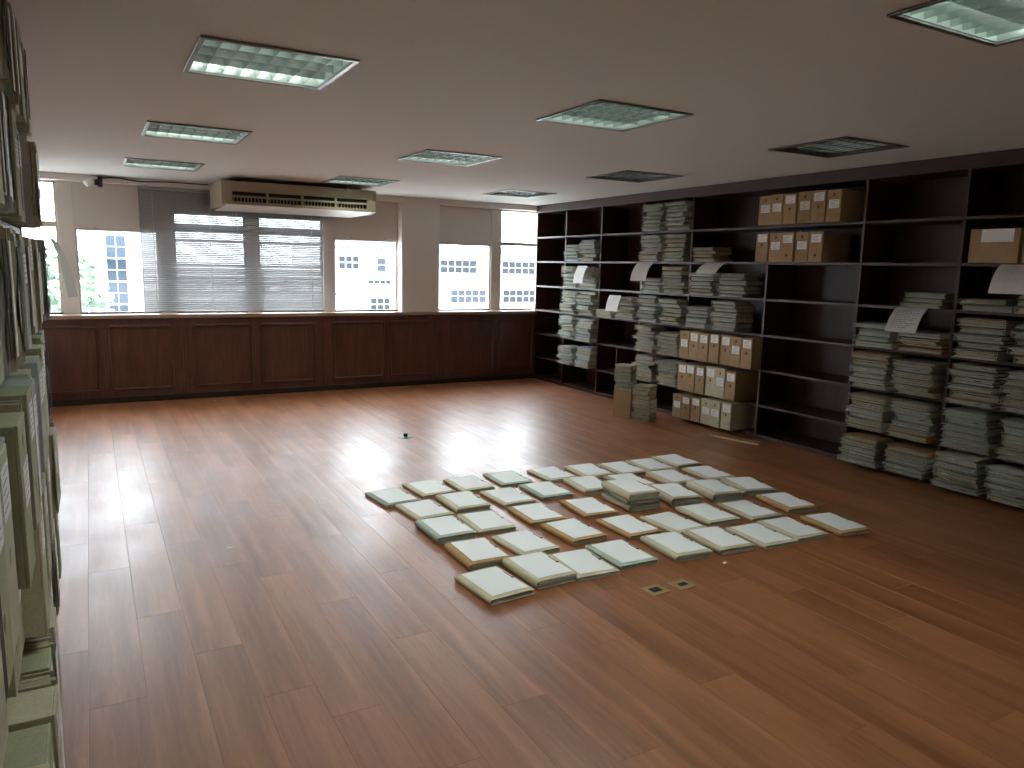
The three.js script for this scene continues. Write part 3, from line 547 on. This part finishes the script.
// ---------------------------------------------------------------- left bookcase contents
{
  const gb = [M.greenBox, M.greenBoxPale, M.creamBox, M.greyBox, M.greenBox, M.greenBoxPale], gn = ['green', 'pale green', 'cream', 'grey', 'green', 'pale green'];
  const kinds = gb.map((m, i) => boxFile(0.13, 0.29, 0.36, [0.78, 0.55, 0.8, 0.74, 0.6, 0.8][i], [0.3, 0.84, 0.5, 0.25, 0.86, 0.45][i], { body: m }));
  const thin = Array.from({ length: 5 }, (_, i) => {   // upright bundle: two covers and pages between
    const g = new THREE.Group(), w = 0.06, h = 0.29, d = 0.30;
    for (const s of [-1, 1]) part('cover', ((s) => { const q = slab(h, d, 5, 3, (u, v) => 0.0025 + 0.002 * Math.sin(u * 6 + i + s), (u, v) => 0.002 * Math.sin(u * 6 + i + s), () => 0, (u, v) => v === 1 ? 0.004 * Math.sin(u * 9 + i) : 0); q.rotateZ(Math.PI / 2); q.translate(s * (w / 2 - 0.003), h / 2, -d / 2); return q; })(s), COVER[['pale green', 'cream', 'beige', 'white', 'cream'][i]], g);
    part('pages', merge([0, 1, 2].map(j => { const q = slab(h - 0.01, d - 0.01, 4, 2, (u, v) => 0.012 + 0.0012 * Math.sin(u * 7 + j), () => 0, () => 0, () => 0.008 * Math.sin(i * 3 + j * 2)); q.rotateZ(Math.PI / 2); q.translate(-0.012 + j * 0.0145, h / 2, -d / 2); return q; })), i % 2 ? M.pages : M.pagesOld, g);
    part('spine_card', box(0.05, h * 0.8, 0.0015, 0, h * 0.5, 0.006), i % 2 ? M.darkCard : M.paper, g);
    return g;
  });
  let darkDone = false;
  const tn = ['pale green', 'cream', 'beige', 'white', 'cream'];
  const bays = [[-1.745, -0.895], [-2.625, -1.775], [-3.505, -2.655]];
  SH.forEach((y, s) => {
    let n = 0;
    for (const [za, zb] of bays) {
      let z = zb - 0.006;
      while (true) {
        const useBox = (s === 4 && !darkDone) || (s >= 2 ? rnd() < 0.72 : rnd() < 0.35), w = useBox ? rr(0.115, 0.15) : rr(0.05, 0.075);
        if (z - w < za + 0.004) break;
        const kd = Math.floor(rnd() * (useBox ? kinds.length : thin.length)), src = useBox ? kinds[kd] : thin[kd];
        const g = src.clone(); g.name = numbered(useBox ? 'archive_box' : 'upright_file'); scene.add(g);
        const hh = rr(0.94, 1.05) * (s === 6 ? 0.87 : 1);
        g.scale.set((w - 0.004) / (useBox ? 0.13 : 0.06), hh * (y > 1.8 ? 1.0 : 1), 1); g.rotation.y = Math.PI / 2;
        const zz = -z, fx = s === 0 ? rr(-0.185, -0.155) : s === 1 ? rr(-0.175, -0.145) : s === 2 ? rr(-0.165, -0.14) : s === 3 ? -0.118 - 0.017 * (zz - 1.2) + rr(-0.02, 0.006) : s === 4 ? (zz < 1.98 ? rr(-0.205, -0.18) : zz < 2.12 ? -0.138 : rr(-0.165, -0.145)) : s === 5 ? (zz < 1.45 ? rr(-0.18, -0.15) : zz < 2.4 ? -0.112 - 0.035 * (zz - 1.5) + rr(-0.012, 0.004) : rr(-0.185, -0.165)) : rr(-0.215, -0.195);
        g.position.set(fx, y + 0.001, z - w / 2);
        if (s === 4 && zz >= 1.98 && !darkDone) { darkDone = true; part('painted_shade_side', box(0.003, 0.285, 0.34, 0.0655, 0.145, -0.18), M.darkCard, g, 'box side with its shade painted dark brown'); }  // box side facing the camera is coloured dark, its shade painted on
        n++;
        g.userData = { label: `${useBox ? gn[kd] + ' archive box' : tn[kd] + ' upright file'}, ${ORD[n - 1]} from the near end, ${ORD[s]} shelf of left bookcase`, category: useBox ? 'box' : 'file', group: `files on the ${ORD[s]} shelf of the left bookcase` };
        shadow(g); z -= w;
      }
    }
  });
  // paper strip curling out of the third shelf
  const pts = []; for (let i = 0; i <= 10; i++) { const t = i / 10; pts.push([0.0 + 0.095 * t, 0.0 + 0.03 * Math.sin(t * 2) - 0.24 * t * t]); }
  const P = [], q = (a, b, c, d) => P.push(...a, ...b, ...c, ...a, ...c, ...d);
  for (const o of [0, -0.0008]) for (let i = 0; i < 10; i++) { const A = pts[i], B = pts[i + 1], w0 = 0.006 + 0.022 * i / 10, w1 = 0.006 + 0.022 * (i + 1) / 10; q([A[0], A[1] + o, -w0], [B[0], B[1] + o, -w1], [B[0], B[1] + o, w1], [A[0], A[1] + o, w0]); }
  const G = new THREE.BufferGeometry(); G.setAttribute('position', new THREE.Float32BufferAttribute(P, 3)); G.computeVertexNormals();
  solo('paper_strip', metricUV(G), M.paper, 'white paper strip curling down from left bookcase before the window', 'paper', [-0.136, 1.672, -3.33]).rotation.y = -0.6;
}

// ---------------------------------------------------------------- venetian blind
{
  const x0 = 0.515, x1 = 2.575, yT = 2.415, yB = 1.012, zc = ZF - 0.055, t = thing('venetian_blind', 'grey venetian blind hanging before the middle windows', 'blind', [0, 0, 0]);
  part('head_rail', span(x0, x1, yT - 0.03, yT, zc - 0.02, zc + 0.02, 'x', 0.003), M.slat, t);
  part('bottom_rail', span(x0, x1, yB, yB + 0.018, zc - 0.014, zc + 0.014, 'x', 0.004), M.slat, t);
  const n = 62, w = 0.027, seg = 4, s = new THREE.Shape(), up = [], dn = [];
  for (let i = 0; i <= seg; i++) { const u = i / seg - 0.5; up.push([u * w, 0.0022 * (1 - 4 * u * u)]); dn.unshift([u * w, 0.0022 * (1 - 4 * u * u) - 0.0004]); }
  const sg = new THREE.ExtrudeGeometry(new THREE.Shape([...up, ...dn].map(p => new THREE.Vector2(...p))), { depth: x1 - x0 - 0.01, bevelEnabled: false }); sg.translate(0, 0, -(x1 - x0 - 0.01) / 2); sg.rotateY(Math.PI / 2);
  for (let i = 0; i < n; i++) { const m = part('slat', sg, M.slat, t); m.position.set((x0 + x1) / 2, yB + 0.03 + (yT - yB - 0.075) * i / (n - 1), zc); m.rotation.x = 0.88 + rr(-0.05, 0.05); }
  for (const q of [0.07, 0.36, 0.64, 0.93]) part('ladder_cord', merge([-1, 1].map(k => span(x0 + (x1 - x0) * q - 0.0015, x0 + (x1 - x0) * q + 0.0015, yB, yT, zc + k * 0.013 - 0.0008, zc + k * 0.013 + 0.0008))), M.cord, t);
  part('pull_cord', tube([[1.55, yT - 0.02, zc + 0.024], [1.552, 2.1, zc + 0.03], [1.555, 1.95, zc + 0.03]], 0.003, 10, 6), M.cord, t);
}
// ---------------------------------------------------------------- air conditioner under the ceiling
{
  const X0 = 1.25, X1 = 2.93, t = thing('air_conditioner', 'long beige air conditioner hung from the ceiling before the blind', 'air conditioner');
  const y0 = 2.185, y1 = 2.445, zf = -8.5, zb = -9.36;
  const prof = new THREE.Shape([[-zb, y1], [-zf - 0.0, y1], [-zf + 0.04, y1 - 0.02]].map(p => new THREE.Vector2(...p)));
  const side = (d0, d1, inset) => { const s = new THREE.Shape(); s.moveTo(zb, y0 + 0.02); s.lineTo(zf - 0.22, y0 - 0.002); s.lineTo(zf - 0.03, y0 + 0.018); s.quadraticCurveTo(zf, y0 + 0.025, zf - inset, y0 + 0.05); s.lineTo(zf - inset, y1 - 0.03); s.quadraticCurveTo(zf - inset, y1, zf - inset - 0.03, y1); s.lineTo(zb, y1); s.closePath(); const g = new THREE.ExtrudeGeometry(s, { depth: d1 - d0, bevelEnabled: false, curveSegments: 6 }); g.rotateY(-Math.PI / 2); g.translate(d1, 0, 0); return metricUV(toCreasedNormals(g, 0.4)); };
  // after the turn shape x becomes world z
  part('body', side(X0 + 0.045, X1 - 0.045, 0.05), M.plasticDark, t);
  part('end_cap', side(X0, X0 + 0.045, 0.0), M.plastic, t); part('end_cap', side(X1 - 0.045, X1, 0.0), M.plastic, t);
  const w = X1 - X0 - 0.09, fs = new THREE.Shape([[0, y0 + 0.02], [w, y0 + 0.02], [w, y1 - 0.002], [0, y1 - 0.002]].map(p => new THREE.Vector2(...p)));
  const cols = 4, cwid = (w - 0.1) / cols;
  for (let c = 0; c < cols; c++) for (const [ya, yb] of [[y0 + 0.05, y0 + 0.095], [y0 + 0.115, y0 + 0.155]]) { const a = 0.05 + c * cwid + 0.012, b = 0.05 + (c + 1) * cwid - 0.012; fs.holes.push(new THREE.Path([[a, ya], [a, yb], [b, yb], [b, ya]].map(p => new THREE.Vector2(...p)))); }
  const fg = new THREE.ExtrudeGeometry(fs, { depth: 0.03, bevelEnabled: false }); fg.translate(X0 + 0.045, 0, zf - 0.034); part('front_panel', metricUV(fg), M.plastic, t);
  const v = []; for (let c = 0; c < cols; c++) for (let i = 0; i < 9; i++) { const xx = X0 + 0.045 + 0.05 + c * cwid + 0.03 + i * (cwid - 0.05) / 9; v.push(span(xx, xx + 0.006, y0 + 0.045, y0 + 0.1, zf - 0.05, zf - 0.028)); }
  part('vane', merge(v), M.plastic, t).userData.kind = 'stuff';
  part('top_cover', span(X0 + 0.045, X1 - 0.045, y1 - 0.004, y1 + 0.001, zb, zf - 0.02), M.plastic, t);
  const bp = [[zf - 0.22, y0 - 0.004], [zf - 0.03, y0 + 0.014]], bs = new THREE.Shape([[bp[0][0], bp[0][1]], [bp[1][0] + 0.02, bp[1][1] + 0.002], [bp[1][0] + 0.02, bp[1][1] + 0.008], [bp[0][0], bp[0][1] + 0.004]].map(p => new THREE.Vector2(...p)));
  const bg = new THREE.ExtrudeGeometry(bs, { depth: w, bevelEnabled: false }); bg.rotateY(-Math.PI / 2); bg.translate(X1 - 0.045, 0, 0); part('underside_panel', metricUV(bg), M.white, t);
  part('underside_cover', span(X0 + 0.045, X1 - 0.045, y0 - 0.006, y0 + 0.0, zb + 0.02, zf - 0.22), M.white, t);
  for (const xx of [X0 + 0.25, X1 - 0.25]) part('hanger', merge([span(xx - 0.015, xx + 0.015, y1, H, zf - 0.3, zf - 0.27), span(xx - 0.015, xx + 0.015, y1, H, zb + 0.1, zb + 0.13)]), M.clip, t);
}
// emergency lamp and cable at the wall head
{
  const t = thing('emergency_lamp', 'small white emergency lamp with black bracket on window wall head', 'lamp', [0.07, 2.43, ZF + 0.0]);
  part('bracket', merge([box(0.06, 0.09, 0.05, 0.06, 0.0, 0.025, 'x', 0.008), box(0.045, 0.11, 0.06, 0.085, -0.01, 0.06, 'x', 0.012)]), M.black, t);
  const h = new THREE.LatheGeometry([[0.001, 0], [0.035, 0.004], [0.042, 0.03], [0.032, 0.075], [0.024, 0.09], [0.001, 0.092]].map(p => new THREE.Vector2(...p)), 18); h.rotateZ(-0.9); h.rotateY(0.4); h.translate(-0.055, -0.045, 0.07);
  part('lamp_head', h, M.white, t);
  part('arm', tube([[-0.03, -0.03, 0.06], [0.0, 0.02, 0.06], [0.06, 0.03, 0.04]], 0.016, 12, 8), M.white, t);
  solo('cable', tube([[0.16, 2.462, ZF + 0.012], [0.3, 2.478, ZF + 0.012], [0.55, 2.455, ZF + 0.012], [0.8, 2.468, ZF + 0.012], [1.25, 2.47, ZF + 0.012]], 0.007, 40, 6), M.black, 'thin black cable sagging along the window wall head', 'cable');
}

// ---------------------------------------------------------------- outside: street, buildings, trees
{
  const st = struct('street'); part('ground', span(-140, 220, -14.4, -14.0, -200, -10.2), std({ color: rgb(170, 168, 164), roughness: 0.95 }), st);
  const wallW = std({ color: rgb(236, 236, 234), roughness: 0.9 }), wallG = std({ color: rgb(206, 208, 210), roughness: 0.9 }), pane = phy({ color: rgb(12, 20, 28), roughness: 0.1, ior: 1.3 }), paneB = phy({ color: rgb(22, 32, 42), roughness: 0.1, ior: 1.33 }), fr = std({ color: rgb(225, 228, 230), roughness: 0.7 }), band = std({ color: rgb(66, 72, 80), roughness: 0.8 });
  const paneSoft = phy({ color: rgb(36, 46, 58), roughness: 0.15, ior: 1.33 });
  const win = (b, x0, x1, y0, y1, z, nx, ny, pm = pane, g = 0.075) => {
    const f = part('window', span(x0, x1, y0, y1, z, z + 0.1), fr, b), w = (x1 - x0 - g * (nx + 1)) / nx, h = (y1 - y0 - g * (ny + 1)) / ny;
    for (let i = 0; i < nx; i++) for (let j = 0; j < ny; j++) part('pane', span(x0 + g + i * (w + g), x0 + g + i * (w + g) + w, y0 + g + j * (h + g), y0 + g + j * (h + g) + h, z + 0.08, z + 0.14), pm, f);
  };
  // white block across the square, seen through the right-hand windows
  const D = 80, k = D / 9.44, zf = -D;
  let b = thing('building', 'long white block with rows of windows, seen through right-hand windows', 'building', [0, 0, 0]);
  part('wall', span(33.2, 58, -14, 3.6, zf - 14, zf), wallW, b); part('parapet', span(33, 58.2, 3.6, 3.9, zf - 14.2, zf + 0.3), wallG, b); part('cornice', span(33, 58.2, 3.3, 3.42, zf, zf + 0.25), band, b);
  for (const [x0, y0, n] of [[35.1, 0.85, 5], [43.1, 0.85, 5], [50.8, 0.85, 5], [36.4, -2.55, 5], [43.3, -2.55, 5], [51, -2.55, 5], [36, -6.4, 5], [43.6, -6.4, 5]]) win(b, x0, x0 + n * 0.94, y0, y0 + 1.6, zf, n, 2, rnd() < 0.5 ? pane : paneB);
  b = thing('building', 'pale office block behind the window beside the wall column', 'building', [0, 0, 0]);
  part('wall', span(18.0, 27.0, -14, 3.7, -78, -64), wallW, b); part('roof_edge', span(17.8, 27.2, 3.5, 3.7, -64, -63.7), band, b);
  for (let i = 0; i < 12; i++) part('vent', span(18.4 + i * 0.5, 18.7 + i * 0.5, 2.95, 3.15, -64, -63.85), band, b);
  win(b, 18.6, 20.5, 1.2, 2.4, -64, 3, 2); win(b, 22.0, 22.9, 1.0, 2.3, -64, 1, 2, paneB); win(b, 21.2, 23.4, -0.1, 0.4, -64, 4, 1); part('ledge', span(18.0, 21.2, -0.95, -0.8, -64, -63.7), band, b); win(b, 21.4, 23.3, -2.4, -1.2, -64, 3, 2);
  // white tower with a grey strip of windows, through the left window
  b = thing('building', 'white tower with one grey strip of windows, through left window', 'building', [0, 0, 0]);
  part('wall', span(0.35, 4.2, -14, 5.2, -72, -60), wallW, b); part('crown_band', span(0.25, 4.3, 3.6, 4.3, -60.0, -59.85), wallG, b);
  for (let i = 0; i < 9; i++) part('crown_fin', span(0.4 + i * 0.43, 0.55 + i * 0.43, 3.6, 4.3, -59.9, -59.7), band, b);
  for (let f = 0; f < 6; f++) win(b, 1.06, 2.36, 3.3 - 1.6 * (f + 1), 3.3 - 1.6 * f, -60, 2, 2, f % 2 ? paneB : paneSoft, 0.045);
  b = thing('building', 'grey-blue block glimpsed through the venetian blind', 'building', [0, 0, 0]);
  part('wall', span(6.2, 17.5, -14, 1.0, -84, -70), wallG, b); part('parapet', span(6.0, 17.7, 1.0, 1.4, -84.2, -69.8), wallW, b);
  for (let i = 0; i < 4; i++) for (let j = 0; j < 3; j++) win(b, 6.8 + i * 2.7, 8.8 + i * 2.7, -1.2 - j * 3, 0.4 - j * 3, -70, 2, 2, (i + j) % 2 ? pane : paneB);
  // trees
  const leaf = std({ color: rgb(98, 116, 98), roughness: 0.9 }), bark = std({ color: rgb(90, 78, 66), roughness: 0.95 });
  const tree = (x, y, z, r, label) => {
    const t = thing('tree', label, 'tree', [x, -14, z], 0, 'street trees outside the windows'), L = [];
    part('trunk', new THREE.CylinderGeometry(0.18, 0.32, y + 14, 8).translate(0, (y + 14) / 2, 0), bark, t);
    for (let i = 0; i < 900; i++) { const a = rnd() * 6.283, q = Math.cbrt(rnd()) * r, c = rr(-1, 1), s = Math.sqrt(1 - c * c), g = new THREE.PlaneGeometry(0.42, 0.26); g.rotateX(rnd() * 6); g.rotateY(rnd() * 6); g.translate(q * s * Math.cos(a), y + 14 + q * c * 1.25, q * s * Math.sin(a)); L.push(g); }
    const cr = part('crown', merge(L), leaf, t); cr.userData.kind = 'stuff';
  };
  tree(-1.5, -1.0, -38, 2.5, 'leafy street tree seen through the narrow far-left window');
  tree(-0.9, -1.2, -80, 2.8, 'leafy tree just left of the white tower');
}
renderer.render(scene, camera);
